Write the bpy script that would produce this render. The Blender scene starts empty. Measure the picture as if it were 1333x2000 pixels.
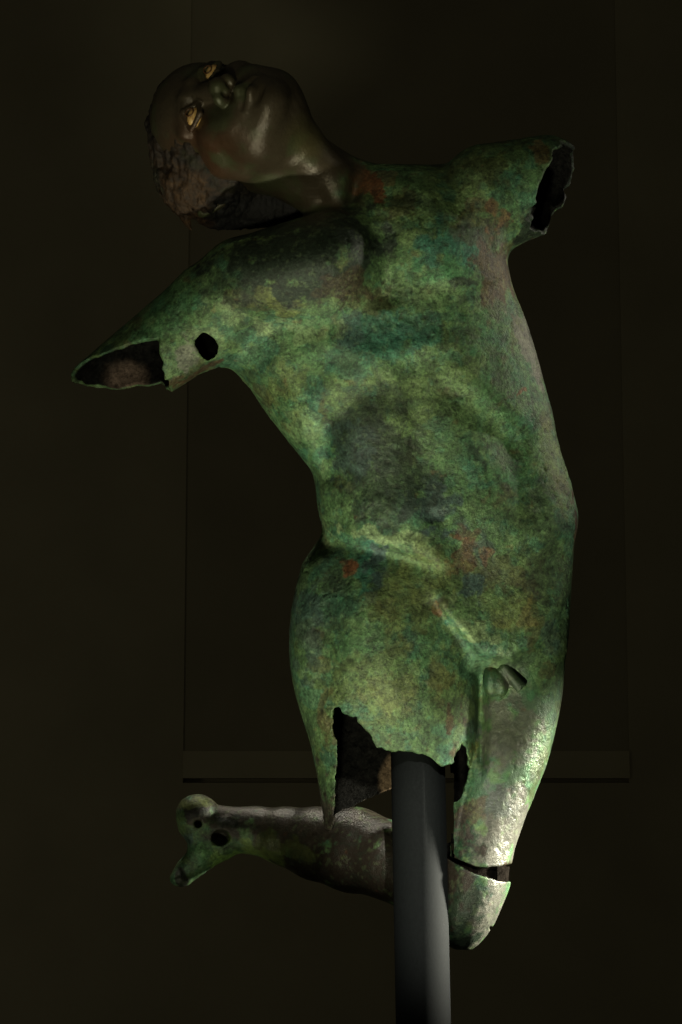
import bpy, math, time
import numpy as np
from mathutils import Vector, Matrix

T0 = time.time()
C = bpy.context.scene.collection
R = math.radians
f32 = np.float32

# ------------------------------------------------------------------ camera
PITCH = R(10.0)
DIST = 5.0
EYE = 1.95
Fw = Vector((0, math.cos(PITCH), math.sin(PITCH)))
Up = Vector((0, -math.sin(PITCH), math.cos(PITCH)))
Rt = Vector((1, 0, 0))
CAM = Vector((0, -DIST * math.cos(PITCH), EYE))
ORG = CAM + Fw * DIST                       # the middle of the statue
cam_d = bpy.data.cameras.new('camera')
cam = bpy.data.objects.new('camera', cam_d)
C.objects.link(cam)
cam.location = CAM
cam.rotation_euler = (R(90) + PITCH, 0, 0)
cam_d.sensor_fit = 'VERTICAL'
cam_d.sensor_height = 36
cam_d.lens = 36 * DIST * 1000 / 2000.0
cam_d.clip_end = 200
bpy.context.scene.camera = cam


def place(u, v, y):
    """millimetre coordinates on the statue (right, down, away) -> world metres"""
    s = 1 + y / (DIST * 1000)
    return ORG + Rt * ((u - 666.5) / 1000 * s) + Up * ((1000 - v) / 1000 * s) + Fw * (y / 1000)


# ------------------------------------------------------------------ world and lamps (a dark museum room, plus added fill lights)
w = bpy.data.worlds.new("World")
bpy.context.scene.world = w
w.use_nodes = True
bg = w.node_tree.nodes['Background']
bg.inputs[0].default_value = (1.0, 0.93, 0.68, 1)
bg.inputs[1].default_value = 0.025
vs = bpy.context.scene.view_settings
vs.view_transform = 'Standard'
vs.look = 'None'
vs.exposure = 0.0
vs.gamma = 1.0


def spot(name, frm, to, power, col, size, blend, rad):
    d = bpy.data.lights.new(name, 'SPOT')
    d.energy = power
    d.color = col
    d.spot_size = R(size)
    d.spot_blend = blend
    d.shadow_soft_size = rad
    o = bpy.data.objects.new(name, d)
    C.objects.link(o)
    a, b = place(*frm), place(*to)
    o.location = a
    o.rotation_euler = (b - a).to_track_quat('-Z', 'Y').to_euler()
    return o


spot('side_spotlight', (3100, 1330, 300), (990, 1690, 30), 3600, (1.0, 0.95, 0.80), 12.6, 0.85, 0.16)
spot('added_rim_light', (3100, 0, 500), (1040, 720, 0), 190, (1.0, 0.92, 0.76), 22, 1.0, 0.05)  # unseen lamp added to put a rim on the right flank
spot('floor_spotlight', (400, 3400, -1580), (790, 1040, -80), 275, (1.0, 0.96, 0.72), 40, 1.0, 0.07)
spot('ceiling_spotlight', (1500, -1200, -2600), (860, 1720, -60), 420, (1.0, 0.95, 0.84), 10, 0.9, 0.03)
spot('rear_ceiling_spotlight', (300, -1500, 1500), (560, 1600, 240), 480, (1.0, 0.94, 0.80), 16, 0.9, 0.25)
spot('added_head_fill', (-300, 1500, -2900), (640, 400, 0), 120, (1.0, 0.94, 0.66), 26, 1.0, 0.10)  # unseen fill added to lift head and shoulders
spot('added_foot_fill', (-500, 3100, -900), (400, 1650, 250), 26, (1.0, 0.97, 0.72), 15, 1.0, 0.05)  # unseen fill added to brighten the arch of the foot
spot('added_wall_fill', (-3600, 1700, 2800), (-1400, 1700, 5400), 60, (1.0, 0.92, 0.70), 100, 1.0, 0.5)  # unseen soft source added to brighten the left of the wall

# ------------------------------------------------------------------ small maths
rng = np.random.default_rng(7)
_G = rng.random((64, 64, 64)).astype(f32)


def vnoise(p, scale, seed=0):
    """smooth value noise, -1..1, p Nx3 in mm"""
    q = p / scale + np.array([seed * 7.31 + 11.3, seed * 3.77 + 5.1, seed * 5.93 + 23.7], f32)
    i = np.floor(q).astype(np.int32)
    t = (q - i).astype(f32)
    t = t * t * (3 - 2 * t)
    i0 = i & 63
    i1 = (i + 1) & 63
    g = _G
    x0, y0, z0 = i0[:, 0], i0[:, 1], i0[:, 2]
    x1, y1, z1 = i1[:, 0], i1[:, 1], i1[:, 2]
    tx, ty, tz = t[:, 0], t[:, 1], t[:, 2]
    a = g[x0, y0, z0] * (1 - tx) + g[x1, y0, z0] * tx
    b = g[x0, y1, z0] * (1 - tx) + g[x1, y1, z0] * tx
    c = g[x0, y0, z1] * (1 - tx) + g[x1, y0, z1] * tx
    d = g[x0, y1, z1] * (1 - tx) + g[x1, y1, z1] * tx
    return ((a * (1 - ty) + b * ty) * (1 - tz) + (c * (1 - ty) + d * ty) * tz) * 2 - 1


def fbm(p, scale, octs=4, seed=0, gain=0.5):
    r = 0
    a = 1.0
    n = 0
    for k in range(octs):
        r = r + a * vnoise(p, scale / (2.03 ** k), seed + k)
        n += a
        a *= gain
    return r / n


def smin(a, b, k):
    h = np.clip(0.5 + 0.5 * (b - a) / k, 0, 1)
    return b + (a - b) * h - k * h * (1 - h)


def smax(a, b, k):
    return -smin(-a, -b, k)


def sstep(a, b, x):
    t = np.clip((x - a) / (b - a), 0, 1)
    return t * t * (3 - 2 * t)


def sd_cone(p, a, b, r1, r2):
    a = np.array(a, f32); b = np.array(b, f32)
    ba = b - a
    l2 = float(ba @ ba)
    pa = p - a
    t = np.clip(pa @ ba / l2, 0, 1)
    return np.linalg.norm(pa - t[:, None] * ba, axis=1) - (r1 + (r2 - r1) * t)


def sd_ell(p, c, r, M=None):
    q = p - np.array(c, f32)
    if M is not None:
        q = q @ M
    r = np.array(r, f32)
    k0 = np.linalg.norm(q / r, axis=1)
    k1 = np.linalg.norm(q / (r * r), axis=1) + 1e-9
    return k0 * (k0 - 1) / k1


def sd_poly(u, v, poly):
    """signed distance to a closed 2-D outline, negative inside"""
    P = np.array(poly, f32)
    n = len(P)
    d = np.full(u.shape, 1e9, f32)
    s = np.ones(u.shape, f32)
    j = n - 1
    for i in range(n):
        ex, ey = P[j, 0] - P[i, 0], P[j, 1] - P[i, 1]
        wx, wy = u - P[i, 0], v - P[i, 1]
        t = np.clip((wx * ex + wy * ey) / (ex * ex + ey * ey), 0, 1)
        bx, by = wx - ex * t, wy - ey * t
        d = np.minimum(d, bx * bx + by * by)
        c1 = v >= P[i, 1]
        c2 = v < P[j, 1]
        c3 = ex * wy > ey * wx
        flip = (c1 & c2 & c3) | (~c1 & ~c2 & ~c3)
        s = np.where(flip, -s, s)
        j = i
    return s * np.sqrt(d)


class Loft:
    """stack of flattened ellipses down the v axis: rows v, left, right, front, back"""
    def __init__(self, rows, n=2.3, cap=18):
        A = np.array(rows, f32)
        vv = np.linspace(A[0, 0], A[-1, 0], int((A[-1, 0] - A[0, 0]) / 4) + 1)
        out = []
        for k in range(1, 5):
            y = np.interp(vv, A[:, 0], A[:, k])
            ker = np.hanning(13); ker /= ker.sum()
            yp = np.pad(y, 6, mode='reflect', reflect_type='odd')
            out.append(np.convolve(yp, ker, 'valid'))
        self.v = vv
        self.t = out
        self.n = n
        self.cap = cap
        self.lo = (A[:, 1].min(), A[0, 0], A[:, 3].min())
        self.hi = (A[:, 2].max(), A[-1, 0], A[:, 4].max())

    def __call__(self, p, grow=0):
        v = p[:, 1]
        L, Rr, Fy, By = [np.interp(v, self.v, t).astype(f32) for t in self.t]
        uc = (L + Rr) / 2
        a = np.maximum((Rr - L) / 2, 4)
        yc = (Fy + By) / 2
        b = np.maximum((By - Fy) / 2, 4)
        du = np.abs(p[:, 0] - uc)
        dy = np.abs(p[:, 2] - yc)
        k0 = ((du / a) ** self.n + (dy / b) ** self.n + 1e-12) ** (1 / self.n)
        k1 = np.sqrt((du / (a * a)) ** 2 + (dy / (b * b)) ** 2) + 1e-6
        d = k0 * (k0 - 1) / k1
        d = np.maximum(d, -np.minimum(a, b))
        e = np.maximum(self.v[0] - v, v - self.v[-1])
        return smax(d, e.astype(f32), self.cap)


# ------------------------------------------------------------------ relief map: the muscles seen on the front
GU, GV = 340, 500                              # 4 mm cells
_uu, _vv = np.meshgrid(np.arange(GU) * 4.0, np.arange(GV) * 4.0)
HM = np.zeros((GV, GU), f32)


def bump(u, v, su, sv, ang, h):
    global HM
    a = R(ang)
    du, dv = _uu - u, _vv - v
    x = du * math.cos(a) + dv * math.sin(a)
    y = -du * math.sin(a) + dv * math.cos(a)
    HM = HM + h * np.exp(-0.5 * ((x / su) ** 2 + (y / sv) ** 2))


def groove(pts, wdt, h, soft_end=True):
    """a line pressed in (h<0) or raised (h>0) along a polyline"""
    global HM
    best = np.full(HM.shape, 1e9)
    tt = np.zeros(HM.shape)
    seg = [math.dist(pts[i], pts[i + 1]) for i in range(len(pts) - 1)]
    L = sum(seg)
    acc = 0
    for i in range(len(pts) - 1):
        (x0, y0), (x1, y1) = pts[i], pts[i + 1]
        ex, ey = x1 - x0, y1 - y0
        t = np.clip(((_uu - x0) * ex + (_vv - y0) * ey) / (ex * ex + ey * ey), 0, 1)
        d = np.hypot(_uu - x0 - ex * t, _vv - y0 - ey * t)
        m = d < best
        best = np.where(m, d, best)
        tt = np.where(m, (acc + t * seg[i]) / L, tt)
        acc += seg[i]
    end = np.clip(np.sin(np.pi * np.clip(tt, 0.02, 0.98)) * 2, 0, 1) if soft_end else 1
    HM = HM + h * end * np.exp(-0.5 * (best / wdt) ** 2)


def edge(pts, wdt, h):
    """step: the side above the line (smaller v) stands h prouder, fading away over wdt"""
    global HM
    P = np.array(pts, float)
    vl = np.interp(_uu, P[:, 0], P[:, 1])
    fade = sstep(P[0, 0] - 40, P[0, 0] + 30, _uu) * (1 - sstep(P[-1, 0] - 30, P[-1, 0] + 40, _uu))
    s = vl - _vv
    HM = HM + h * fade * (1 / (1 + np.exp(-np.clip(s / 7.0, -30, 30)))) * np.exp(-np.clip(s, 0, None) / wdt)


# chest
bump(600, 512, 98, 56, -8, 44)
bump(885, 468, 88, 66, 10, 26)
edge([(440, 585), (520, 612), (600, 622), (680, 606)], 80, 16)
edge([(850, 548), (920, 562), (985, 545)], 70, 12)
groove([(742, 430), (750, 520), (756, 610)], 22, -16)
groove([(705, 402), (770, 397), (860, 374)], 13, 9)
bump(780, 388, 40, 12, 0, -12)
bump(976, 482, 9, 14, 0, 9)
bump(520, 588, 8, 8, 0, 5)
bump(690, 382, 9, 26, 12, -20)
# rib cage arch, ribs, belly
groove([(560, 690), (650, 672), (730, 690), (800, 678), (890, 668), (980, 700)], 16, 7)
groove([(590, 810), (640, 770), (700, 728), (770, 700)], 24, 8)
groove([(612, 880), (648, 820), (700, 775), (780, 745)], 28, -9)
groove([(1030, 850), (985, 790), (920, 735), (850, 705)], 26, 7)
groove([(1020, 900), (960, 830), (900, 780), (830, 750)], 26, -11)
groove([(520, 700), (560, 740), (590, 790)], 14, 6)
groove([(800, 640), (812, 800), (835, 960), (858, 1050)], 20, -7)
groove([(645, 800), (640, 880), (655, 960)], 20, -14)
bump(725, 830, 55, 40, -10, 10)
bump(735, 905, 58, 36, -6, 12)
bump(765, 990, 95, 46, 6, 24)
bump(905, 820, 55, 42, 8, 8)
bump(925, 905, 55, 40, 8, 10)
bump(950, 1000, 75, 55, 0, 12)
bump(848, 1010, 13, 10, 0, -6)
groove([(1000, 830), (1010, 930), (1050, 1040)], 24, -11)
bump(602, 960, 26, 60, 0, 10)
# hip line on the left, belly hanging over it
edge([(625, 1050), (680, 1056), (740, 1066), (800, 1080), (860, 1100)], 60, 34)
groove([(620, 1045), (700, 1068), (770, 1085), (840, 1100)], 18, -6)
groove([(941, 1275), (942, 1330), (942, 1420), (940, 1520)], 6, -16)
bump(1070, 1010, 45, 50, 0, 12)
groove([(1125, 1060), (1090, 1110), (1050, 1180)], 18, -7)
# groin
edge([(850, 1170), (885, 1215), (915, 1252), (940, 1282), (1000, 1290), (1060, 1250), (1105, 1190)], 90, 26)
bump(700, 1250, 70, 150, 0, 8)
bump(640, 1230, 26, 120, 4, -14)
groove([(700, 1120), (740, 1230), (760, 1400)], 24, 6)
groove([(1000, 1180), (940, 1120), (880, 1100)], 26, -4)
bump(800, 1330, 75, 90, 0, 10)
groove([(1110, 1190), (1080, 1240), (1040, 1270)], 10, -8)


def relief(p):
    u = np.clip(p[:, 0] / 4, 0, GU - 2.001)
    v = np.clip(p[:, 1] / 4, 0, GV - 2.001)
    i = u.astype(np.int32); j = v.astype(np.int32)
    a = (u - i).astype(f32); b = (v - j).astype(f32)
    h = (HM[j, i] * (1 - a) + HM[j, i + 1] * a) * (1 - b) + (HM[j + 1, i] * (1 - a) + HM[j + 1, i + 1] * a) * b
    return (h * sstep(40, -60, p[:, 2])).astype(f32)


# ------------------------------------------------------------------ body field
torso = Loft([(322, 700, 870, -15, 130), (360, 655, 925, -58, 135), (400, 640, 962, -80, 140), (450, 560, 985, -96, 142),
              (520, 480, 993, -110, 145), (560, 452, 1003, -114, 148), (600, 436, 1018, -122, 150), (650, 430, 1036, -126, 150),
              (700, 440, 1051, -128, 150), (725, 461, 1057, -128, 148), (760, 490, 1066, -127, 145), (800, 516, 1078, -124, 140),
              (850, 554, 1087, -119, 132), (900, 594, 1101, -112, 124), (920, 610, 1108, -110, 120), (950, 616, 1118, -106, 118),
              (1000, 621, 1129, -100, 118), (1026, 630, 1130, -98, 120), (1045, 630, 1126, -98, 122), (1080, 606, 1118, -100, 126),
              (1150, 590, 1113, -102, 132), (1200, 590, 1108, -100, 134), (1260, 620, 1100, -92, 125), (1310, 700, 1080, -70, 90)], 2.35)
legA = Loft([(1035, 690, 850, -50, 60), (1060, 650, 870, -78, 80), (1090, 598, 890, -98, 100), (1120, 588, 905, -110, 112),
             (1160, 576, 918, -122, 122), (1200, 568, 928, -130, 128), (1250, 565, 934, -134, 130), (1300, 567, 937, -134, 128),
             (1350, 575, 938, -130, 124), (1400, 590, 938, -126, 120), (1450, 606, 937, -120, 114), (1500, 617, 936, -114, 108),
             (1550, 625, 935, -108, 102), (1600, 632, 935, -104, 98), (1660, 640, 935, -100, 94)], 2.25)
legB = Loft([(1080, 930, 1108, -50, 90), (1200, 890, 1107, -72, 100), (1300, 912, 1103, -62, 98), (1350, 918, 1100, -60, 96),
             (1400, 915, 1092, -62, 94), (1450, 905, 1080, -68, 92), (1500, 890, 1066, -78, 90), (1550, 872, 1046, -86, 88),
             (1600, 866, 1026, -92, 86), (1650, 862, 1008, -95, 84), (1700, 860, 997, -96, 82), (1725, 858, 996, -96, 82),
             (1750, 858, 987, -94, 80), (1800, 856, 966, -86, 72), (1830, 862, 947, -62, 56), (1852, 885, 925, -30, 25)], 2.1, 12)

# head frame
HD = np.array([0.78, 0.05, -0.62]); HD /= np.linalg.norm(HD)
HS = np.array([-0.33, 0.84, -0.40]); HS -= HS @ HD * HD; HS /= np.linalg.norm(HS)
HF = -np.cross(HD, HS)
HC = np.array([460.0, 252.0, 5.0])
HK = 1.59
HM3 = np.stack([HS, HF, HD], 1).astype(f32)     # columns: side, forward, down


def H(s, f, d):
    return tuple(HC + HK * (HS * s + HF * f + HD * d))


def hcone(p, a, b, r1, r2):
    return sd_cone(p, H(*a), H(*b), r1 * HK, r2 * HK)


def hell(p, c, r):
    return sd_ell(p, H(*c), [x * HK for x in r], HM3)


def head_field(p):
    d = hell(p, (0, -12, -30), (72, 92, 82))
    d = smin(d, hell(p, (0, 38, -40), (61, 52, 50)), 30)
    d = smin(d, hell(p, (0, 22, 35), (60, 58, 74)), 34)
    for s in (-1, 1):
        d = smin(d, hcone(p, (s * 52, 4, 40), (s * 18, 62, 92), 19, 19), 38)
        d = smin(d, hcone(p, (s * 44, 56, 24), (s * 60, 14, 14), 18, 12), 34)
        d = smin(d, hcone(p, (s * 30, 62, 56), (s * 36, 42, 72), 22, 22), 34)
    d = smin(d, hell(p, (0, 72, 103), (24, 20, 17)), 20)
    d = smin(d, hell(p, (0, 14, 80), (46, 56, 24)), 38)
    d = smin(d, hell(p, (0, 76, 74), (30, 21, 22)), 20)
    for s in (-1, 1):
        d = smin(d, hcone(p, (s * 10, 86, -17), (s * 48, 66, -14), 9, 8), 17)
        d = smax(d, -hell(p, (s * 31, 93, 3), (20, 15, 12)), 12)
    d = smin(d, hcone(p, (0, 78, -14), (0, 98, 38), 10, 13), 15)
    d = smin(d, hell(p, (0, 106, 40), (10, 9, 9)), 9)
    for s in (-1, 1):
        d = smin(d, hell(p, (s * 14, 94, 44), (8, 12, 8)), 9)
        d = smax(d, -hell(p, (s * 7, 99, 52), (4, 6, 5)), 3)
        for p0, p1, p2 in (((14, 83, 2), (30, 87, -11), (48, 76, 1)), ((14, 83, 3), (30, 86, 14), (48, 76, 3))):
            d = smin(d, hcone(p, (s * p0[0], p0[1], p0[2]), (s * p1[0], p1[1], p1[2]), 3, 3.6), 5)
            d = smin(d, hcone(p, (s * p1[0], p1[1], p1[2]), (s * p2[0], p2[1], p2[2]), 3.6, 3), 5)
    for s in (-1, 1):
        d = smin(d, hcone(p, (0, 97, 69), (s * 22, 86, 76), 6.5, 3.5), 7)
        d = smin(d, hcone(p, (0, 94, 88), (s * 20, 84, 82), 8, 4), 7)
        d = smax(d, -hcone(p, (0, 103, 79), (s * 24, 92, 79), 4.6, 3.4), 3)
    d = smax(d, -hell(p, (0, 96, 98), (20, 7, 4.5)), 9)
    d = smin(d, sd_ell(p, (530, 325, 10), (72, 56, 84)), 24)
    d = smin(d, hell(p, (-74, -14, 6), (7, 17, 26)), 6)
    d = smin(d, sd_cone(p, (398, 412, 6), (448, 388, -4), 13, 9), 5)
    d = smax(d, -sd_cone(p, (402, 409, -8), (440, 391, -16), 7, 4), 4)
    return d


BODY = []    # (function, lo, hi, k)


def addp(fn, lo, hi, k):
    BODY.append((fn, np.array(lo, f32), np.array(hi, f32), k))


def cone_prim(a, b, r1, r2, k):
    a = np.array(a, float); b = np.array(b, float); m = max(r1, r2)
    addp(lambda p, a=a, b=b: sd_cone(p, a, b, r1, r2), np.minimum(a, b) - m, np.maximum(a, b) + m, k)


addp(torso, torso.lo, torso.hi, 1)
addp(legB, legB.lo, legB.hi, 26)
addp(legA, legA.lo, legA.hi, 20)
cone_prim((655, 505, -55), (480, 556, -48), 97, 94, 34)         # shoulder cap and arm on the left
cone_prim((480, 556, -48), (420, 602, -44), 94, 90, 10)
cone_prim((420, 602, -44), (180, 782, -30), 91, 71, 16)
cone_prim((560, 610, -20), (430, 650, -20), 60, 62, 40)
cone_prim((955, 372, 20), (1065, 349, 26), 92, 85, 30)          # shoulder and stump on the right
cone_prim((930, 430, 30), (1040, 400, 40), 80, 62, 30)
cone_prim((596, 332, 10), (705, 402, 45), 74, 72, 26)           # neck
cone_prim((590, 290, -60), (655, 345, -35), 52, 30, 30)
cone_prim((640, 330, -45), (668, 395, -35), 26, 24, 14)
addp(head_field, (270, 90, -330), (650, 470, 300), 22)


def body_solid(p, lo, hi):
    q = p.copy()
    q[:, 2] = p[:, 2] + relief(p)
    d = None
    for fn, a, b, k in BODY:
        m = 46
        if np.any(a - m > hi) or np.any(b + m < lo):
            continue
        e = fn(p if fn is head_field else q)
        d = e if d is None else smin(d, e, (5 + 17 * sstep(1330, 1250, p[:, 1])) if fn is legA else k)
    if d is None:
        d = np.full(len(p), 200, f32)
    return d


HOLE_A = [(651, 1378), (662, 1381), (668, 1386), (682, 1397), (690, 1402), (696, 1401), (704, 1415), (712, 1428), (718, 1431), (728, 1445),
          (738, 1458), (750, 1461), (765, 1467), (785, 1468), (805, 1470), (830, 1474), (845, 1484), (856, 1494), (868, 1497),
          (878, 1495), (886, 1486), (890, 1470), (898, 1460), (903, 1451), (910, 1458), (914, 1472), (913, 1490), (916, 1502),
          (912, 1525), (908, 1540), (899, 1560), (880, 1570), (880, 1720), (660, 1720), (658, 1612), (654, 1590), (652, 1565),
          (655, 1530), (659, 1490), (656, 1450), (651, 1430), (650, 1400)]


def body_field(p, lo, hi):
    d = body_solid(p, lo, hi)
    u, v, y = p[:, 0], p[:, 1], p[:, 2]
    # hollow of the broken thigh
    if hi[1] > 1180 and lo[0] < 960:
        rag = vnoise(p, 9, 3) * 2.6 + vnoise(p, 22, 4) * 3
        inner = legA(p) + 13
        inner = smax(inner, (1225 - v), 20)
        d = np.maximum(d, -inner)
        hole = sd_poly(u, v, HOLE_A) + rag
        hole = smax(hole, y - 10, 6)
        d = np.maximum(d, -hole)
        # broken lower rim: long tongue on the left, shorter wall behind, slanting up to the right
        rim = np.interp(u, [560, 630, 648, 662, 700, 735, 765, 900, 960], [1613, 1615, 1621, 1585, 1570, 1552, 1560, 1560, 1560])
        rim = np.where((y > -10) | (u > 664), np.minimum(rim, 1590 - (u - 655) * 0.45 * (u > 655)), rim)
        cut = v - rim - rag
        d = np.where(u < 880, np.maximum(d, np.where(legB(p) < 2, -1e3, cut)), d)
    # arm stump on the left
    if lo[0] < 520 and hi[1] > 520 and lo[1] < 900:
        rag = vnoise(p, 12, 5) * 2.2 + vnoise(p, 34, 6) * 3.5
        inner = sd_cone(p, (420, 602, -44), (180, 782, -30), 81, 61)
        d = np.maximum(d, -np.maximum(inner, u - 430))
        cut = (v - (725 + 0.62 * y + 10)) * 0.85 + rag
        fl_ = v - (776 - (u - 330) * 0.66) + rag * 2
        tw = sstep(312, 338, u + rag * 2.5)
        flap = cut * (1 - tw) + fl_ * tw
        d = np.maximum(d, np.where(u < 430, flap, -1e3))
        h = sd_poly(u, v, [(382, 664), (390, 655), (398, 649), (404, 651), (410, 655), (420, 662), (427, 676), (425, 690), (419, 698),
                           (408, 704), (399, 701), (393, 694), (386, 682), (381, 674)]) + vnoise(p, 8, 8) * 1.0
        d = np.maximum(d, -np.maximum(h, y - 10))
    # stump on the right
    if hi[0] > 950 and lo[1] < 520:
        rag = vnoise(p, 11, 9) * 3.5 + vnoise(p, 30, 10) * 11
        inner = sd_cone(p, (955, 372, 20), (1065, 349, 26), 78, 74)
        inner = np.minimum(inner, sd_cone(p, (930, 430, 30), (1040, 400, 40), 66, 52))
        inner = np.maximum(inner, 985 - u)
        d = np.maximum(d, -inner)
        n = np.array([0.84, 0.34, -0.33]); n /= np.linalg.norm(n)
        cc = np.array([1080, 368, 26])
        cut = (p - cc) @ n.astype(f32) + rag
        cut = cut - np.maximum(0, v - 445) * 0.9
        d = np.maximum(d, np.where(u > 960, cut, -1e3))
    # knee joint: thigh ends at the crack
    if hi[1] > 1640:
        crack = np.interp(u, [820, 876, 900, 930, 950, 975, 990, 1020], [1645, 1671, 1681, 1692, 1694, 1693, 1689, 1680])
        d = np.where((u > 820), np.maximum(d, v - crack + vnoise(p, 10, 11) * 1.2), np.where(v > 1640, np.maximum(d, 3.0), d))
    return d


def leg_field(p, lo, hi):
    u, v, y = p[:, 0], p[:, 1], p[:, 2]
    d = legB(p) - 3
    crack = np.interp(u, [820, 876, 900, 930, 950, 975, 990, 1020], [1660, 1678, 1692, 1708, 1713, 1721, 1722, 1718])
    d = np.maximum(d, crack - v + vnoise(p, 10, 12) * 1.2)
    # inner sleeve of the joint
    sl = np.maximum(legB(p) + 12, np.maximum(1668 - v, v - 1740))
    sl = np.minimum(sl, np.maximum(np.maximum(legB(p) + 2, np.abs(u - 990) - 20), np.maximum(1692 - v, v - 1727)))
    d = np.minimum(d, sl)
    k = 22
    c = sd_cone(p, (900, 1772, 30), (760, 1680, 120), 56, 76)
    c = smin(c, sd_cone(p, (760, 1680, 120), (690, 1660, 165), 76, 82), 10)
    c = smin(c, sd_cone(p, (690, 1660, 165), (620, 1648, 200), 83, 71), 10)
    c = smin(c, sd_cone(p, (620, 1648, 200), (560, 1634, 225), 71, 57), 10)
    c = smin(c, sd_cone(p, (560, 1634, 225), (500, 1622, 245), 57, 46), 8)
    c = smin(c, sd_cone(p, (500, 1622, 245), (440, 1622, 258), 46, 43), 8)
    c = np.maximum(c, crack - 8 - v - 3000 * (u < 830))
    f = sd_cone(p, (440, 1622, 258), (392, 1620, 262), 44, 40)                # ankle
    f = smin(f, sd_ell(p, (386, 1590, 252), (42, 39, 46)), 20)                # heel
    f = smin(f, sd_cone(p, (425, 1645, 262), (398, 1662, 262), 40, 32), 12)
    f = smin(f, sd_cone(p, (398, 1662, 262), (360, 1706, 266), 34, 22), 14)
    f = smin(f, sd_cone(p, (385, 1690, 285), (362, 1712, 285), 22, 16), 10)
    f = smin(f, sd_ell(p, (351, 1717, 262), (19, 14, 26)), 12)
    f = smax(f, -sd_ell(p, (343, 1655, 240), (27, 26, 60)), 8)                # arch
    f = smin(f, sd_cone(p, (470, 1596, 240), (410, 1592, 245), 15, 16), 10)   # tendon
    c = smin(c, f, 14)
    d = smin(d, c, 16)
    # holes in the ankle
    d = smax(d, -sd_ell(p, (431, 1636, 205), (19, 17, 40)), 3)
    d = smax(d, -sd_ell(p, (388, 1609, 205), (8, 8, 40)), 3)
    d = smax(d, -sd_ell(p, (958, 1812, 0), (3, 4, 60), None), 2)
    return d


HAIR_MASS = [((392, 318, 45), (86, 100, 90)), ((430, 360, 80), (88, 62, 80))]


def hair_base(p):
    d = hell(p, (0, -16, -32), (75, 95, 86))
    for c, r in HAIR_MASS:
        d = smin(d, sd_ell(p, c, r), 22)
    return d


def grad(fn, x):
    e = 2.0
    P = np.array([x] + [[x[0] + e * (k == 0), x[1] + e * (k == 1), x[2] + e * (k == 2)] for k in range(3)], f32)
    v = fn(P)
    g = (v[1:] - v[0]) / e
    return g / (np.linalg.norm(g) + 1e-9), v[0]


def hair_locks():
    r = np.random.default_rng(11)
    out = []
    n = 0
    while n < 300:
        x = np.array([r.uniform(285, 480), r.uniform(120, 440), r.uniform(-200, 160)])
        for _ in range(4):
            g, v = grad(hair_base, x)
            x = x - g * v
        loc = (x - HC) @ HM3 / HK
        if loc[2] > 50 + .3 * loc[1] or (loc[1] > 10 and math.hypot(loc[0] / 62, (loc[2] - 16) / 56) < 1) or x[0] > 470:
            continue
        n += 1
        g, v = grad(hair_base, x)
        t = np.array([.15, 1.0, .1]) if x[1] > 260 else np.array([-.3, .8, -.2])
        t = t + r.normal(size=3) * .5
        t -= t @ g * g; t /= np.linalg.norm(t)
        sd = np.cross(g, t)
        L = r.uniform(34, 62); rr = r.uniform(8, 12)
        bend = r.uniform(-14, 14)
        pts = []
        for k in range(5):
            q = k / 4
            pts.append(x + t * L * q + sd * bend * math.sin(q * 2.6) - g * (q * q * L * .16 - 2))
        for k in range(4):
            out.append((pts[k], pts[k + 1], rr * (1 - .2 * k), rr * (1 - .2 * (k + 1)) + .5))
    return out


LOCKS = hair_locks()


def hair_field(p, lo, hi):
    d = hell(p, (0, -16, -32), (75, 95, 86))
    face = hell(p, (0, 70, 20), (60, 62, 74))
    loc = (p - np.array(HC, f32)) @ HM3 / HK
    for c, r in HAIR_MASS:
        d = smin(d, sd_ell(p, c, r), 22)
    d = smax(d, -face, 8)
    d = smax(d, (loc[:, 2] - 60 - 0.35 * loc[:, 1]) * HK * 0.8, 12)
    n2 = sd_cone(p, (430, 385, 90), (600, 400, 90), 64, 42)
    d = smin(d, n2, 22)
    d = smax(d, (p[:, 0] - 560) * .3 - 20, 10)
    for a, b, r1, r2 in LOCKS + [(np.array(a), np.array(b), r1, r2) for a, b, r1, r2 in
                                 [((356, 410, 20), (374, 448, 30), 12, 3), ((334, 200, -20), (322, 160, -10), 13, 5)]]:
        aa = np.minimum(a, b) - max(r1, r2) - 10
        bb = np.maximum(a, b) + max(r1, r2) + 10
        if np.any(aa > hi) or np.any(bb < lo):
            continue
        d = smin(d, sd_cone(p, a, b, r1, r2), 4)
    return d


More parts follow.
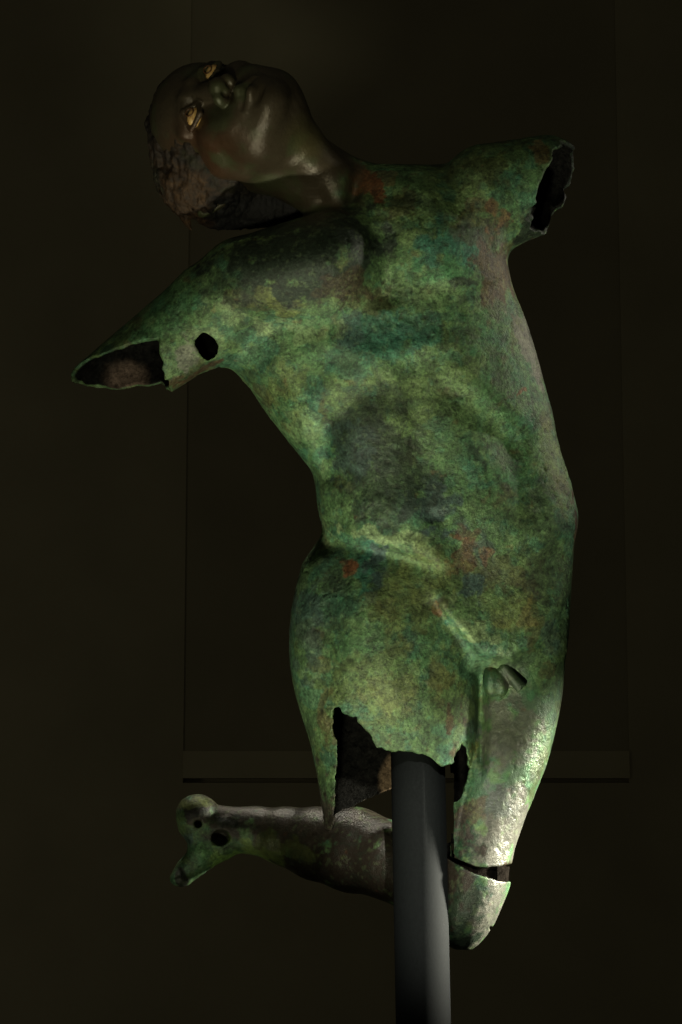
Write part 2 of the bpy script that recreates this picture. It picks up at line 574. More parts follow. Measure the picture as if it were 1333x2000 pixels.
# ------------------------------------------------------------------ surface nets on a sparse grid
def mesh_field(field, lo, hi, h, band=1.5, B=8):
    lo = np.array(lo, f32); hi = np.array(hi, f32)
    bs = h * B
    nb = np.ceil((hi - lo) / bs).astype(int)
    SB = 8                                                  # super-blocks for culling
    active = []
    for I in range(0, nb[0], SB):
        for J in range(0, nb[1], SB):
            for K in range(0, nb[2], SB):
                gi, gj, gk = np.meshgrid(np.arange(I, min(I + SB, nb[0])), np.arange(J, min(J + SB, nb[1])),
                                         np.arange(K, min(K + SB, nb[2])), indexing='ij')
                ix = np.stack([gi.ravel(), gj.ravel(), gk.ravel()], 1)
                pc = (lo + (ix + 0.5) * bs).astype(f32)
                l, u_ = pc.min(0) - bs, pc.max(0) + bs
                d = field(pc, l, u_)
                m = np.abs(d) < bs * 0.87 * band
                if m.any():
                    active.append(ix[m])
    S = nb * B + 2
    off = np.stack(np.meshgrid(np.arange(B + 1), np.arange(B + 1), np.arange(B + 1), indexing='ij'), -1).reshape(-1, 3)
    ids, pos, quads = [], [], []
    n = B + 1

    def key(c):
        return (c[..., 0].astype(np.int64) * S[1] + c[..., 1]) * S[2] + c[..., 2]
    for ix in active:
        for s0 in range(0, len(ix), 160):
            bx = ix[s0:s0 + 160]
            base = bx * B
            g = base[:, None, :] + off[None]
            p = (lo + g * h).reshape(-1, 3).astype(f32)
            d = field(p, p.min(0), p.max(0)).reshape(-1, n, n, n)
            sg = d < 0
            if not sg.any() or sg.all():
                continue
            # cells
            c8 = [(i, j, k) for i in (0, 1) for j in (0, 1) for k in (0, 1)]
            cnt = sum(sg[:, i:i + B, j:j + B, k:k + B].astype(np.int8) for i, j, k in c8)
            bq, ci, cj, ck = np.nonzero((cnt > 0) & (cnt < 8))
            acc = np.zeros((len(bq), 3), f32); num = np.zeros(len(bq), f32)
            vals = {c: d[bq, ci + c[0], cj + c[1], ck + c[2]] for c in c8}
            for a in c8:
                for ax in range(3):
                    if a[ax]: continue
                    b = list(a); b[ax] = 1; b = tuple(b)
                    va, vb = vals[a], vals[b]
                    cr = (va < 0) != (vb < 0)
                    t = np.where(cr, va / np.where(cr, va - vb, 1), 0)
                    e = np.array(a, f32)[None].repeat(len(bq), 0)
                    e[:, ax] += t
                    acc += e * cr[:, None]; num += cr
            cell = base[bq] + np.stack([ci, cj, ck], 1)
            ids.append(key(cell))
            pos.append(lo + (cell + acc / num[:, None]) * h)
            # quads for edges whose lower sample lies in the block
            for ax in range(3):
                o = [0, 0, 0]; o[ax] = 1
                A = sg[:, :B, :B, :B]
                Bq = sg[:, o[0]:B + o[0], o[1]:B + o[1], o[2]:B + o[2]]
                q, i, j, k = np.nonzero(A != Bq)
                c = base[q] + np.stack([i, j, k], 1)
                a1, a2 = (ax + 1) % 3, (ax + 2) % 3
                d1 = np.zeros(3, int); d1[a1] = 1
                d2 = np.zeros(3, int); d2[a2] = 1
                Q = np.stack([key(c), key(c - d1), key(c - d1 - d2), key(c - d2)], 1)
                flip = ~A[q, i, j, k]
                Q[flip] = Q[flip][:, ::-1]
                quads.append(Q)
    ids = np.concatenate(ids); pos = np.concatenate(pos); quads = np.concatenate(quads)
    o = np.argsort(ids, kind='stable')
    ids = ids[o]; pos = pos[o]
    q = np.searchsorted(ids, quads).clip(0, len(ids) - 1)
    ok = (ids[q] == quads).all(1)
    return pos.astype(f32), q[ok]


def normals(pos, q):
    a = pos[q[:, 2]] - pos[q[:, 0]]
    b = pos[q[:, 3]] - pos[q[:, 1]]
    n = np.cross(a, b)
    N = np.zeros_like(pos)
    for k in range(4):
        for c in range(3):
            N[:, c] += np.bincount(q[:, k], n[:, c], len(pos)).astype(f32)
    return N / (np.linalg.norm(N, axis=1, keepdims=True) + 1e-9)


def to_world(pos):
    s = 1 + pos[:, 2] / (DIST * 1000)
    x = (pos[:, 0] - 666.5) / 1000 * s
    z = (1000 - pos[:, 1]) / 1000 * s
    y = pos[:, 2] / 1000
    return (np.outer(x, Rt) + np.outer(z, Up) + np.outer(y, Fw) + np.array(ORG)).astype(f32)


def link_mesh(name, W, q, mat, parent=None, cols=None, smooth=True):
    me = bpy.data.meshes.new(name)
    me.vertices.add(len(W)); me.vertices.foreach_set('co', W.astype(f32).ravel())
    me.loops.add(q.size); me.loops.foreach_set('vertex_index', q.astype(np.int32).ravel())
    me.polygons.add(len(q))
    me.polygons.foreach_set('loop_start', np.arange(0, q.size, q.shape[1], dtype=np.int32))
    me.update(calc_edges=True)
    me.polygons.foreach_set('use_smooth', np.full(len(q), smooth))
    if cols is not None:
        for nm, c in cols.items():
            if c.ndim == 2:
                at = me.attributes.new(nm, 'FLOAT_COLOR', 'POINT')
                cc = np.ones((len(W), 4), f32); cc[:, :3] = c
                at.data.foreach_set('color', cc.ravel())
            else:
                at = me.attributes.new(nm, 'FLOAT', 'POINT')
                at.data.foreach_set('value', c.astype(f32))
    me.materials.append(mat)
    me.validate()
    o = bpy.data.objects.new(name, me)
    C.objects.link(o)
    if parent is not None:
        o.parent = parent
        o.matrix_parent_inverse = parent.matrix_world.inverted()
    return o


# ------------------------------------------------------------------ patina colours
def lin(r, g, b):
    return np.array([((x / 255) / 12.92 if x <= 10 else ((x / 255 + 0.055) / 1.055) ** 2.4) for x in (r, g, b)], f32)


GREEN = np.array([0.062, 0.120, 0.044], f32)
PALE = np.array([0.155, 0.225, 0.098], f32)
OLIVE = np.array([0.098, 0.120, 0.034], f32)
TEAL = np.array([0.026, 0.105, 0.066], f32)
DARK = np.array([0.018, 0.030, 0.018], f32)
BLUE = np.array([0.032, 0.058, 0.050], f32)
BROWN = np.array([0.060, 0.038, 0.018], f32)
RUST = np.array([0.112, 0.050, 0.020], f32)
GREY = np.array([0.190, 0.190, 0.150], f32)
BLACK = np.array([0.016, 0.014, 0.011], f32)
EMER = np.array([0.040, 0.125, 0.050], f32)

# stains, and light and shade painted as colour: u, v, su, sv, angle, colour, strength
STAINS_AND_SHADING = [
    (790, 900, 95, 55, 35, DARK, .65), (850, 1000, 60, 45, 20, BLUE, .8), (700, 860, 55, 60, 0, DARK, .55), (720, 800, 70, 50, 0, DARK, .5),
    (760, 960, 80, 60, 20, DARK, .6), (860, 1030, 30, 20, 0, BLUE, .8), (690, 880, 35, 50, 0, BLUE, .5),
    (890, 480, 75, 45, 10, TEAL, .8), (870, 530, 60, 25, 0, EMER, .7), (760, 660, 70, 40, 10, TEAL, .65), (700, 700, 40, 60, 0, TEAL, .4),
    (820, 640, 50, 35, 0, TEAL, .5), (680, 640, 25, 30, 0, BLUE, .6), (905, 560, 26, 14, 0, DARK, .8),
    (570, 515, 125, 72, 0, DARK * .7, 1.0), (650, 445, 105, 46, 0, DARK, .8), (470, 540, 70, 60, -30, DARK, .5), (590, 490, 130, 70, -4, DARK * .8, .85), (610, 520, 110, 60, 0, DARK, .6), (680, 560, 60, 26, 0, BROWN, .4), (960, 540, 32, 70, 0, BROWN, .75),  # DARK entries here paint the shade over the left chest and shoulder
    (930, 450, 60, 35, 0, BROWN, .45), (970, 430, 14, 26, 20, RUST, .5), (960, 320, 60, 26, -14, OLIVE, .5), (1050, 300, 16, 30, 25, RUST, .5), (1118, 350, 26, 90, 0, DARK * .6, .9), (1050, 455, 50, 22, -20, DARK * .6, .8),
    (716, 362, 24, 34, -20, RUST * 1.15, .95), (745, 345, 30, 12, 0, RUST, .4), (690, 395, 12, 16, 0, DARK, .8),
    (925, 325, 70, 26, 0, DARK, .4), (800, 395, 40, 14, 0, DARK, .4),
    (720, 1110, 24, 62, 0, TEAL, .75), (735, 1120, 16, 50, 0, BLUE, .8), (682, 1108, 12, 17, -15, RUST, .95), (900, 1090, 20, 50, 25, BROWN, .8),
    (940, 1085, 14, 40, 0, BLUE, .6), (945, 1100, 8, 20, 0, RUST, .6), (918, 1150, 20, 22, 0, BLUE, .8), (915, 1040, 26, 18, 0, BROWN, .6),
    (890, 1040, 10, 6, 0, RUST, .5), (650, 1180, 40, 45, 0, DARK, .45), (600, 1230, 30, 90, 0, BLUE, .55), (655, 1110, 20, 50, 0, DARK, .4),
    (1060, 1000, 30, 50, 0, DARK, .35), (1060, 1110, 28, 45, 0, DARK, .35), (1121, 1010, 8, 40, 0, BROWN, .9), (1030, 1290, 16, 30, 0, DARK, .3),
    (790, 1260, 36, 10, -40, DARK, .55), (740, 1280, 40, 22, -30, DARK, .3), (860, 1320, 26, 26, 0, BROWN, .45), (780, 1350, 60, 24, 0, RUST, .22),
    (1035, 1200, 12, 18, 20, RUST, .5), (855, 1190, 7, 12, 20, RUST, .6), (990, 1215, 26, 14, 0, RUST, .25), (930, 1230, 55, 22, 35, PALE, .8),  # PALE entry paints the lit edge above the groin
    (870, 1215, 12, 8, 30, TEAL, .8), (885, 1210, 10, 20, -40, TEAL, .5), (1080, 1250, 26, 26, -40, BLUE, .5), (880, 1420, 14, 45, 5, BROWN, .75),
    (905, 1450, 12, 30, 0, TEAL, .3), (921, 1480, 6, 36, 0, OLIVE, .8), (920, 1400, 12, 40, 0, BLUE, .5), (640, 1400, 16, 50, 0, BROWN, .5),
    (735, 1050, 60, 12, 10, PALE, .75), (800, 1060, 40, 12, 15, PALE, .6), (650, 1035, 24, 8, 30, PALE, .5),  # lit band along the hip crease, painted pale
    (790, 1180, 60, 60, 0, OLIVE, .4), (760, 1330, 110, 60, 0, OLIVE, .35), (840, 1120, 50, 40, 0, OLIVE, .35), (1000, 1200, 45, 30, 0, OLIVE, .5),
    (560, 600, 60, 12, 12, OLIVE, .6), (600, 640, 60, 20, 0, PALE, .45), (500, 630, 30, 12, 20, PALE, .5), (620, 790, 12, 50, 0, TEAL, .6),  # PALE entries paint the light caught under the left chest
    (630, 880, 16, 30, 20, TEAL, .4), (600, 830, 25, 40, 0, PALE, .3), (575, 760, 30, 50, 20, OLIVE, .4), (820, 560, 60, 25, 0, PALE, .2),
    (370, 680, 26, 34, 0, GREY * .6, .7), (400, 640, 30, 16, 0, PALE, .5), (385, 740, 40, 12, -30, BROWN, .8), (450, 610, 40, 14, 20, PALE, .4),
    (330, 600, 50, 30, -40, EMER, .35), (300, 660, 50, 20, -20, EMER, .35), (340, 740, 18, 14, 0, BROWN, .7),
    (930, 930, 40, 12, 40, TEAL, .5), (905, 870, 22, 12, 40, TEAL, .5), (1000, 900, 40, 60, 0, EMER, .3), (900, 820, 60, 80, 0, GREEN, .4),
    (940, 900, 12, 30, -50, DARK, .6), (990, 960, 30, 16, 40, BROWN, .4), (980, 760, 40, 60, 0, EMER, .35), (1015, 770, 6, 12, 0, RUST, .7),
    (930, 640, 60, 40, 0, EMER, .35), (1035, 640, 20, 90, -14, GREY * .7, .7), (1010, 560, 14, 60, -10, OLIVE, .5),  # GREY strip is a painted sheen down the right flank
    (1080, 900, 20, 90, -10, OLIVE, .35), (1100, 1200, 12, 100, 0, GREEN, .5),
    # polished thigh and lower leg; unlit left edge of the knee painted dark
    (1000, 1440, 50, 90, 10, GREY * .42, .7), (985, 1620, 62, 110, 18, GREY * .45, 1.0), (955, 1780, 50, 80, 20, GREY * .45, 1.0), (960, 1560, 40, 50, 20, BLUE, .35),
    (1010, 1500, 40, 20, -20, EMER * .8, .45), (915, 1540, 36, 50, 0, EMER * .6, .55), (892, 1640, 40, 70, 0, EMER * .3, .9), (930, 1590, 20, 24, 0, BROWN, .6),
    (890, 1780, 50, 80, 0, DARK, .8), (1040, 1350, 30, 40, 0, EMER * .8, .4), (1000, 1310, 30, 30, 0, DARK, .35),
    (940, 1720, 14, 26, 0, TEAL * .5, .5), (996, 1708, 20, 22, 0, BROWN * .4, 1.0),
    (600, 1610, 260, 76, 0, np.array([.042, .035, .024], f32), 1), (720, 1690, 170, 100, 0, np.array([.024, .019, .013], f32), 1), (385, 1570, 30, 18, 0, OLIVE * .8, .8), (385, 1592, 40, 14, 0, BLACK, .9),  # calf brown; second entry darker, shade of the lower half painted in
    (430, 1668, 60, 22, 10, np.array([.12, .21, .05], f32), .9), (500, 1664, 50, 10, 15, np.array([.13, .19, .05], f32), .8), (385, 1660, 30, 34, 0, EMER, .6),
    (360, 1640, 16, 20, 0, BLUE, .7), (350, 1710, 22, 16, 0, BLACK, .8), (560, 1660, 60, 24, 20, OLIVE * .7, .6), (460, 1610, 50, 14, 8, DARK, .5),
]


def stain_shading_mix(pos, col, warp):
    u = pos[:, 0] + warp[0]
    v = pos[:, 1] + warp[1]
    for (cu, cv, su, sv, ang, c, st) in STAINS_AND_SHADING:
        m = (np.abs(pos[:, 0] - cu) < 2.6 * (su + sv)) & (np.abs(pos[:, 1] - cv) < 2.6 * (su + sv))
        ii = np.nonzero(m)[0]
        if not len(ii):
            continue
        a = R(ang)
        du, dv = u[ii] - cu, v[ii] - cv
        x = (du * math.cos(a) + dv * math.sin(a)) / su
        y = (-du * math.sin(a) + dv * math.cos(a)) / sv
        wgt = min(1, st * 1.15) * sstep(1.25, 0.78, np.sqrt(x * x + y * y) + warp[2][ii])
        col[ii] += (c - col[ii]) * wgt[:, None]
    return col


def patina_shading(pos):
    n1 = fbm(pos, 120, 5, 20)
    n2 = fbm(pos, 60, 5, 30)
    n3 = fbm(pos, 26, 4, 40)
    n4 = fbm(pos, 9, 3, 50)
    col = np.tile(GREEN, (len(pos), 1))

    def mix(c, wgt):
        nonlocal col
        col = col + (c - col) * np.clip(wgt, 0, 1)[:, None]
    mix(OLIVE, sstep(0.0, 0.35, n1) * 0.3)
    mix(EMER, sstep(0.05, 0.4, -n1) * 0.45)
    mix(DARK, sstep(0.10, 0.24, n3) * 0.4)
    mix(PALE, sstep(0.12, 0.28, -n3) * 0.18)
    mix(TEAL, sstep(0.14, 0.26, fbm(pos, 20, 4, 57, .6)) * 0.35)
    mix(TEAL, sstep(0.24, 0.34, n2) * 0.45)
    mix(BROWN, sstep(0.24, 0.36, -n2 + 0.2 * n4) * 0.45)
    warp = (fbm(pos, 40, 4, 60) * 34, fbm(pos, 40, 4, 70) * 34, fbm(pos, 30, 5, 75, .62) * 1.5)
    col = stain_shading_mix(pos, col, warp)
    mix(RUST, sstep(0.50, 0.66, fbm(pos, 20, 4, 80)) * 0.3)
    mix(DARK, sstep(0.22, 0.40, n4) * 0.3)
    mix(DARK, sstep(0.16, 0.26, fbm(pos, 18, 4, 55, .6)) * 0.25)
    mix(PALE, sstep(0.24, 0.42, -n4) * 0.16)
    return col


def head_mask(pos):
    """1 on the dark brown head and neck"""
    q = (pos - np.array([470, 270, 0], f32))
    s = (pos[:, 0] - 690) * 0.80 - (pos[:, 1] - 350) * -0.35 * 0
    d = (pos[:, 0] - 700) * 0.75 + (pos[:, 1] - 330) * 0.25
    return sstep(30, -34, d + fbm(pos, 30, 3, 90) * 50) * sstep(60, -10, pos[:, 1] - 400)


# ------------------------------------------------------------------ materials
def new_mat(name):
    m = bpy.data.materials.new(name)
    m.use_nodes = True
    nt = m.node_tree
    return m, nt, nt.nodes, nt.links, nt.nodes['Principled BSDF']


def N(nodes, t, **kw):
    n = nodes.new(t)
    for k, v in kw.items():
        setattr(n, k, v)
    return n


def bronze(name, rough=0.55, bump_s=0.6, metal=0.15, fine=1.0):
    m, nt, ns, ln, b = new_mat(name)
    at = N(ns, 'ShaderNodeAttribute', attribute_name='patina_shading')
    sh = N(ns, 'ShaderNodeAttribute', attribute_name='polish')
    tc = N(ns, 'ShaderNodeTexCoord')
    no = N(ns, 'ShaderNodeTexNoise'); no.inputs['Scale'].default_value = 190; no.inputs['Detail'].default_value = 6
    no.inputs['Roughness'].default_value = 0.65
    n2 = N(ns, 'ShaderNodeTexNoise'); n2.inputs['Scale'].default_value = 55; n2.inputs['Detail'].default_value = 7
    n2.inputs['Roughness'].default_value = 0.7
    ln.new(tc.outputs['Object'], no.inputs['Vector']); ln.new(tc.outputs['Object'], n2.inputs['Vector'])
    # speckle in value
    mr = N(ns, 'ShaderNodeMapRange'); mr.inputs['From Min'].default_value = 0.32; mr.inputs['From Max'].default_value = 0.70
    mr.inputs['To Min'].default_value = 0.55; mr.inputs['To Max'].default_value = 1.5
    ln.new(no.outputs['Fac'], mr.inputs['Value'])
    mr2 = N(ns, 'ShaderNodeMapRange'); mr2.inputs['From Min'].default_value = 0.3; mr2.inputs['From Max'].default_value = 0.7
    mr2.inputs['To Min'].default_value = 0.55; mr2.inputs['To Max'].default_value = 1.45
    ln.new(n2.outputs['Fac'], mr2.inputs['Value'])
    mu = N(ns, 'ShaderNodeMath', operation='MULTIPLY'); ln.new(mr.outputs[0], mu.inputs[0]); ln.new(mr2.outputs[0], mu.inputs[1])
    # crust: sharp-edged darker islands and pale speckle
    def island(scale, lo_, hi_, v0, v1, dist, rg, src):
        nn = N(ns, 'ShaderNodeTexNoise'); nn.inputs['Scale'].default_value = scale; nn.inputs['Detail'].default_value = 9
        nn.inputs['Roughness'].default_value = rg; nn.inputs['Distortion'].default_value = dist
        ln.new(tc.outputs['Object'], nn.inputs['Vector'])
        r_ = N(ns, 'ShaderNodeMapRange'); r_.inputs['From Min'].default_value = lo_; r_.inputs['From Max'].default_value = hi_
        r_.inputs['To Min'].default_value = v0; r_.inputs['To Max'].default_value = v1
        ln.new(nn.outputs['Fac'], r_.inputs['Value'])
        o_ = N(ns, 'ShaderNodeMath', operation='MULTIPLY'); ln.new(src.outputs[0], o_.inputs[0]); ln.new(r_.outputs[0], o_.inputs[1])
        return o_, nn
    mu, i1 = island(14, 0.53, 0.62, 1.0, 0.66, 0.6, 0.72, mu)
    mu, i2 = island(34, 0.56, 0.62, 1.0, 0.66, 0.4, 0.70, mu)
    mu, i4 = island(85, 0.57, 0.62, 1.05, 0.6, 0.2, 0.6, mu)
    mu, i3 = island(26, 0.57, 0.66, 0.95, 1.35, 0.8, 0.75, mu)
    # keep polished zones calmer
    mx = N(ns, 'ShaderNodeMix'); mx.data_type = 'FLOAT'
    ln.new(sh.outputs['Fac'], mx.inputs[0]); ln.new(mu.outputs[0], mx.inputs[2]); mx.inputs[3].default_value = 1.0
    vm = N(ns, 'ShaderNodeVectorMath', operation='SCALE')
    ln.new(at.outputs['Color'], vm.inputs[0]); ln.new(mx.outputs[0], vm.inputs['Scale'])
    ln.new(vm.outputs[0], b.inputs['Base Color'])
    rr = N(ns, 'ShaderNodeMapRange'); rr.inputs['To Min'].default_value = rough + 0.12; rr.inputs['To Max'].default_value = 0.19
    ln.new(sh.outputs['Fac'], rr.inputs['Value'])
    ra = N(ns, 'ShaderNodeMath', operation='MULTIPLY_ADD'); ra.inputs[1].default_value = 0.25; 
    ln.new(n2.outputs['Fac'], ra.inputs[0]); ln.new(rr.outputs[0], ra.inputs[2])
    ln.new(ra.outputs[0], b.inputs['Roughness'])
    sp = N(ns, 'ShaderNodeMapRange'); sp.inputs['From Min'].default_value = -1; sp.inputs['From Max'].default_value = 0
    sp.inputs['To Min'].default_value = 0.0; sp.inputs['To Max'].default_value = 0.38
    ln.new(sh.outputs['Fac'], sp.inputs['Value']); ln.new(sp.outputs[0], b.inputs['Specular IOR Level'])
    sp = N(ns, 'ShaderNodeMapRange'); sp.inputs['From Min'].default_value = -1; sp.inputs['From Max'].default_value = 0
    sp.inputs['To Min'].default_value = 0.0; sp.inputs['To Max'].default_value = metal
    ln.new(sh.outputs['Fac'], sp.inputs['Value']); ln.new(sp.outputs[0], b.inputs['Metallic'])
    # relief
    h = N(ns, 'ShaderNodeMath', operation='ADD'); ln.new(no.outputs['Fac'], h.inputs[0])
    h2 = N(ns, 'ShaderNodeMath', operation='MULTIPLY'); h2.inputs[1].default_value = 2.2; ln.new(n2.outputs['Fac'], h2.inputs[0])
    ln.new(h2.outputs[0], h.inputs[1])
    bs = N(ns, 'ShaderNodeMapRange'); bs.inputs['To Min'].default_value = bump_s; bs.inputs['To Max'].default_value = bump_s * (0.75 if metal > 0.2 else 0.35)
    ln.new(sh.outputs['Fac'], bs.inputs['Value'])
    h3 = N(ns, 'ShaderNodeMath', operation='MULTIPLY_ADD'); h3.inputs[1].default_value = -2.5
    ln.new(i2.outputs['Fac'], h3.inputs[0]); ln.new(h.outputs[0], h3.inputs[2]); h = h3
    bm = N(ns, 'ShaderNodeBump'); bm.inputs['Distance'].default_value = 0.004 * fine
    b2 = N(ns, 'ShaderNodeMapRange'); b2.inputs['From Min'].default_value = 0.8; b2.inputs['To Min'].default_value = 1.0
    b2.inputs['To Max'].default_value = 0.6
    ln.new(sh.outputs['Fac'], b2.inputs['Value'])
    b3 = N(ns, 'ShaderNodeMath', operation='MULTIPLY'); ln.new(bs.outputs[0], b3.inputs[0]); ln.new(b2.outputs[0], b3.inputs[1])
    ln.new(b3.outputs[0], bm.inputs['Strength'])
    ln.new(h.outputs[0], bm.inputs['Height']); ln.new(bm.outputs[0], b.inputs['Normal'])
    return m


M_body = bronze('green_patinated_bronze', rough=0.30, bump_s=0.34, metal=0.3)
M_hair = bronze('dark_bronze_hair', rough=0.5, bump_s=0.5)

# ------------------------------------------------------------------ statue
root = bpy.data.objects.new('bronze_statue', None)
C.objects.link(root)
root.location = place(816, 1500, 0)
root['label'] = 'green patinated bronze statue of an armless leaping figure, head thrown back, mounted on pole'
root['category'] = 'statue'
bpy.context.view_layer.update()


def finish(name, pos, q, mat, colfn, rough_amp=1.0):
    n = normals(pos, q)
    col, pol = colfn(pos)
    keep = 1 - np.clip(pol, 0, 1)
    crust = sstep(-0.05, 0.35, fbm(pos, 110, 3, 99))
    pit = np.clip(fbm(pos, 11, 3, 103) - 0.36, 0, 1) * 8
    plate = sstep(-.06, .06, fbm(pos, 36, 4, 105)) * 1.3
    dsp = (fbm(pos, 16, 4, 101) * (0.5 + 1.4 * crust) + fbm(pos, 90, 3, 102) * 2.0 - pit * (.25 + crust) * .8 + plate * crust * .7) * .8 * keep * rough_amp
    lg = sstep(1350, 1450, pos[:, 1]) * (0.2 + 0.8 * sstep(800, 880, pos[:, 0])) * .75
    dsp += (fbm(pos, 40, 3, 104) * 0.9 + lg * (fbm(pos * np.array([1, .6, 1], f32), 13, 4, 106) * 1.3 - np.clip(fbm(pos, 9, 2, 107) - .4, 0, 1) * 6)) * (1 - keep)
    if name == 'hair':
        dsp = dsp + fbm(pos * np.array([1.7, .5, 1], f32), 15, 3, 140) * 4.5
    pos = pos + n * dsp[:, None]
    o = link_mesh(name, to_world(pos), q, mat, root, {'patina_shading': col, 'polish': pol})
    print(name, len(pos), len(q), round(time.time() - T0, 1))
    return o


def polish_of(pos):
    p = 0.85 * sstep(1.4, 0.6, np.hypot((pos[:, 0] - 1010) / 75, (pos[:, 1] - 1540) / 250))
    return p


def col_body(pos):
    col = patina_shading(pos)
    hm = head_mask(pos)
    n = fbm(pos, 50, 4, 120)
    hc = np.tile(np.array([.050, .040, .024], f32), (len(pos), 1))
    red = 0.7 * sstep(1.5, 0.0, np.hypot((pos[:, 0] - 400) / 90, (pos[:, 1] - 300) / 70) + n * 0.5)
    hc = hc + (np.array([.060, .024, .010], f32) - hc) * red[:, None]
    gr = sstep(0.0, 0.4, n)
    hc = hc + (np.array([.048, .058, .026], f32) - hc) * (gr * 0.7)[:, None]
    ye = sstep(1.2, 0.4, np.hypot((pos[:, 0] - 600) / 45, (pos[:, 1] - 270) / 50) + n * 0.4) * 0.5
    hc = hc + (np.array([.070, .065, .022], f32) - hc) * ye[:, None]
    col = col + (hc - col) * hm[:, None]
    # inside of the casting painted near black for the unlit hollow
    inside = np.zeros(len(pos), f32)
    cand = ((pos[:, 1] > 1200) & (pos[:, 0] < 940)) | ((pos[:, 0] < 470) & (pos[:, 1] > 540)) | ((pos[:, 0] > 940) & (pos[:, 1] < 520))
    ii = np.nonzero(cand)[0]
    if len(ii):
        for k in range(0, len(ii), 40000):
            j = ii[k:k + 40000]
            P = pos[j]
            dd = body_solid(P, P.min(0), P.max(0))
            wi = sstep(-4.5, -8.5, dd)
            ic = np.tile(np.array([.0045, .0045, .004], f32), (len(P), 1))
            pk = sstep(1.2, .4, np.hypot((P[:, 0] - 240) / 50, (P[:, 1] - 735) / 34) + n[j] * .6)  # lit spot on the arm's far inner wall, painted in
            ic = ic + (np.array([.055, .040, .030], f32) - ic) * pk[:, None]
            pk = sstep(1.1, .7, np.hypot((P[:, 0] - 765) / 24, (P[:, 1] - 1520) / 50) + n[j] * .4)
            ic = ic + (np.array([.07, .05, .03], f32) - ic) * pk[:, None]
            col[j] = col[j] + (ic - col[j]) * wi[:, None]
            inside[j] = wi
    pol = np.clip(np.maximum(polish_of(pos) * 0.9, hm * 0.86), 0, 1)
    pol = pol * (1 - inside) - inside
    return col, pol


def col_leg(pos):
    col = patina_shading(pos)
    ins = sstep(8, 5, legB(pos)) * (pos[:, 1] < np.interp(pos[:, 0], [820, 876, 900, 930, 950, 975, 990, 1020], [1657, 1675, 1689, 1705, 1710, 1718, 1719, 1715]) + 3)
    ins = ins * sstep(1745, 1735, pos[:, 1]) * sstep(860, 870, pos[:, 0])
    col = col + (np.array([.006, .005, .004], f32) - col) * ins[:, None]  # shade of the knee crack painted near black on the sleeve
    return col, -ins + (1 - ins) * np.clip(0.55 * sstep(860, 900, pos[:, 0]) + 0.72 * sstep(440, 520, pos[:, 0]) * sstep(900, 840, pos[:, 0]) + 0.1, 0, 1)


def col_hair(pos):
    n = fbm(pos, 40, 4, 130)
    m = fbm(pos, 12, 3, 131)
    c = np.tile(np.array([.026, .018, .010], f32), (len(pos), 1))
    low = sstep(250, 360, pos[:, 1]) * sstep(0.5, -0.1, n) * sstep(470, 400, pos[:, 0])
    c = c + (np.array([.105, .055, .020], f32) - c) * (low * 0.9)[:, None]
    c = c + (np.array([.045, .045, .016], f32) - c) * (sstep(0.1, 0.5, n) * 0.7)[:, None]
    c = c * (0.34 * (1 + 0.9 * m))[:, None]
    nape_shade = sstep(385, 425, pos[:, 0] + n * 20) * sstep(372, 392, pos[:, 1])  # shade of the hollow under the head, painted onto the nape hair
    c = c + (np.array([.003, .003, .0025], f32) - c) * nape_shade[:, None]
    return c, np.full(len(pos), 0.12, f32)


HB = 3.0 if False else 2.4
pos, q = mesh_field(body_field, (80, 90, -340), (1170, 1740, 300), HB)
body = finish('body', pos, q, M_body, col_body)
pos, q = mesh_field(leg_field, (300, 1500, -120), (1040, 1880, 370), HB)
leg = finish('lower_leg', pos, q, M_body, col_leg)
leg['label'] = 'separate bent lower leg with foot, dark brown calf and green holed ankle'
pos, q = mesh_field(hair_field, (250, 90, -260), (680, 500, 260), HB)
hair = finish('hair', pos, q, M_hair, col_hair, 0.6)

# inlaid eyes
m_eye, nt, ns, ln, b = new_mat('ivory_eye_inlay')
tc = N(ns, 'ShaderNodeTexCoord'); no = N(ns, 'ShaderNodeTexNoise'); no.inputs['Scale'].default_value = 120
cr = N(ns, 'ShaderNodeValToRGB')
cr.color_ramp.elements[0].position = 0.35; cr.color_ramp.elements[0].color = (0.30, 0.17, 0.05, 1)
cr.color_ramp.elements[1].position = 0.6; cr.color_ramp.elements[1].color = (0.50, 0.33, 0.12, 1)
ln.new(tc.outputs['Object'], no.inputs['Vector']); ln.new(no.outputs['Fac'], cr.inputs[0]); ln.new(cr.outputs[0], b.inputs['Base Color'])
b.inputs['Roughness'].default_value = 0.45
m_iris, nt, ns, ln, b = new_mat('worn_iris_ring')
no = N(ns, 'ShaderNodeTexNoise'); no.inputs['Scale'].default_value = 150
cr = N(ns, 'ShaderNodeValToRGB')
cr.color_ramp.elements[0].color = (0.05, 0.02, 0.008, 1); cr.color_ramp.elements[1].color = (0.12, 0.06, 0.02, 1)
ln.new(no.outputs['Fac'], cr.inputs[0]); ln.new(cr.outputs[0], b.inputs['Base Color'])

for s in (-1, 1):
    cen = H(s * 31, 77, 1)

    def ef(p, lo, hi, cen=cen):
        return sd_ell(p, cen, (13.5 * HK, 11 * HK, 8.2 * HK), HM3)
    pos, q = mesh_field(ef, np.array(cen) - 32, np.array(cen) + 32, 1.6)
    eye = link_mesh('eye', to_world(pos), q, m_eye, root)

    def rf(p, lo, hi, s=s):
        c = np.array(H(s * 31, 89, 0), f32)
        loc = (p - c) @ HM3
        r = np.hypot(loc[:, 0], loc[:, 2])
        return np.hypot(r - 5.5 * HK, loc[:, 1]) - 0.9 * HK
    cen = H(s * 31, 89, 0)
    pos, q = mesh_field(rf, np.array(cen) - 18, np.array(cen) + 18, 0.9)
    iris = link_mesh('iris', to_world(pos), q, m_iris, eye)

# worn remains at the groin


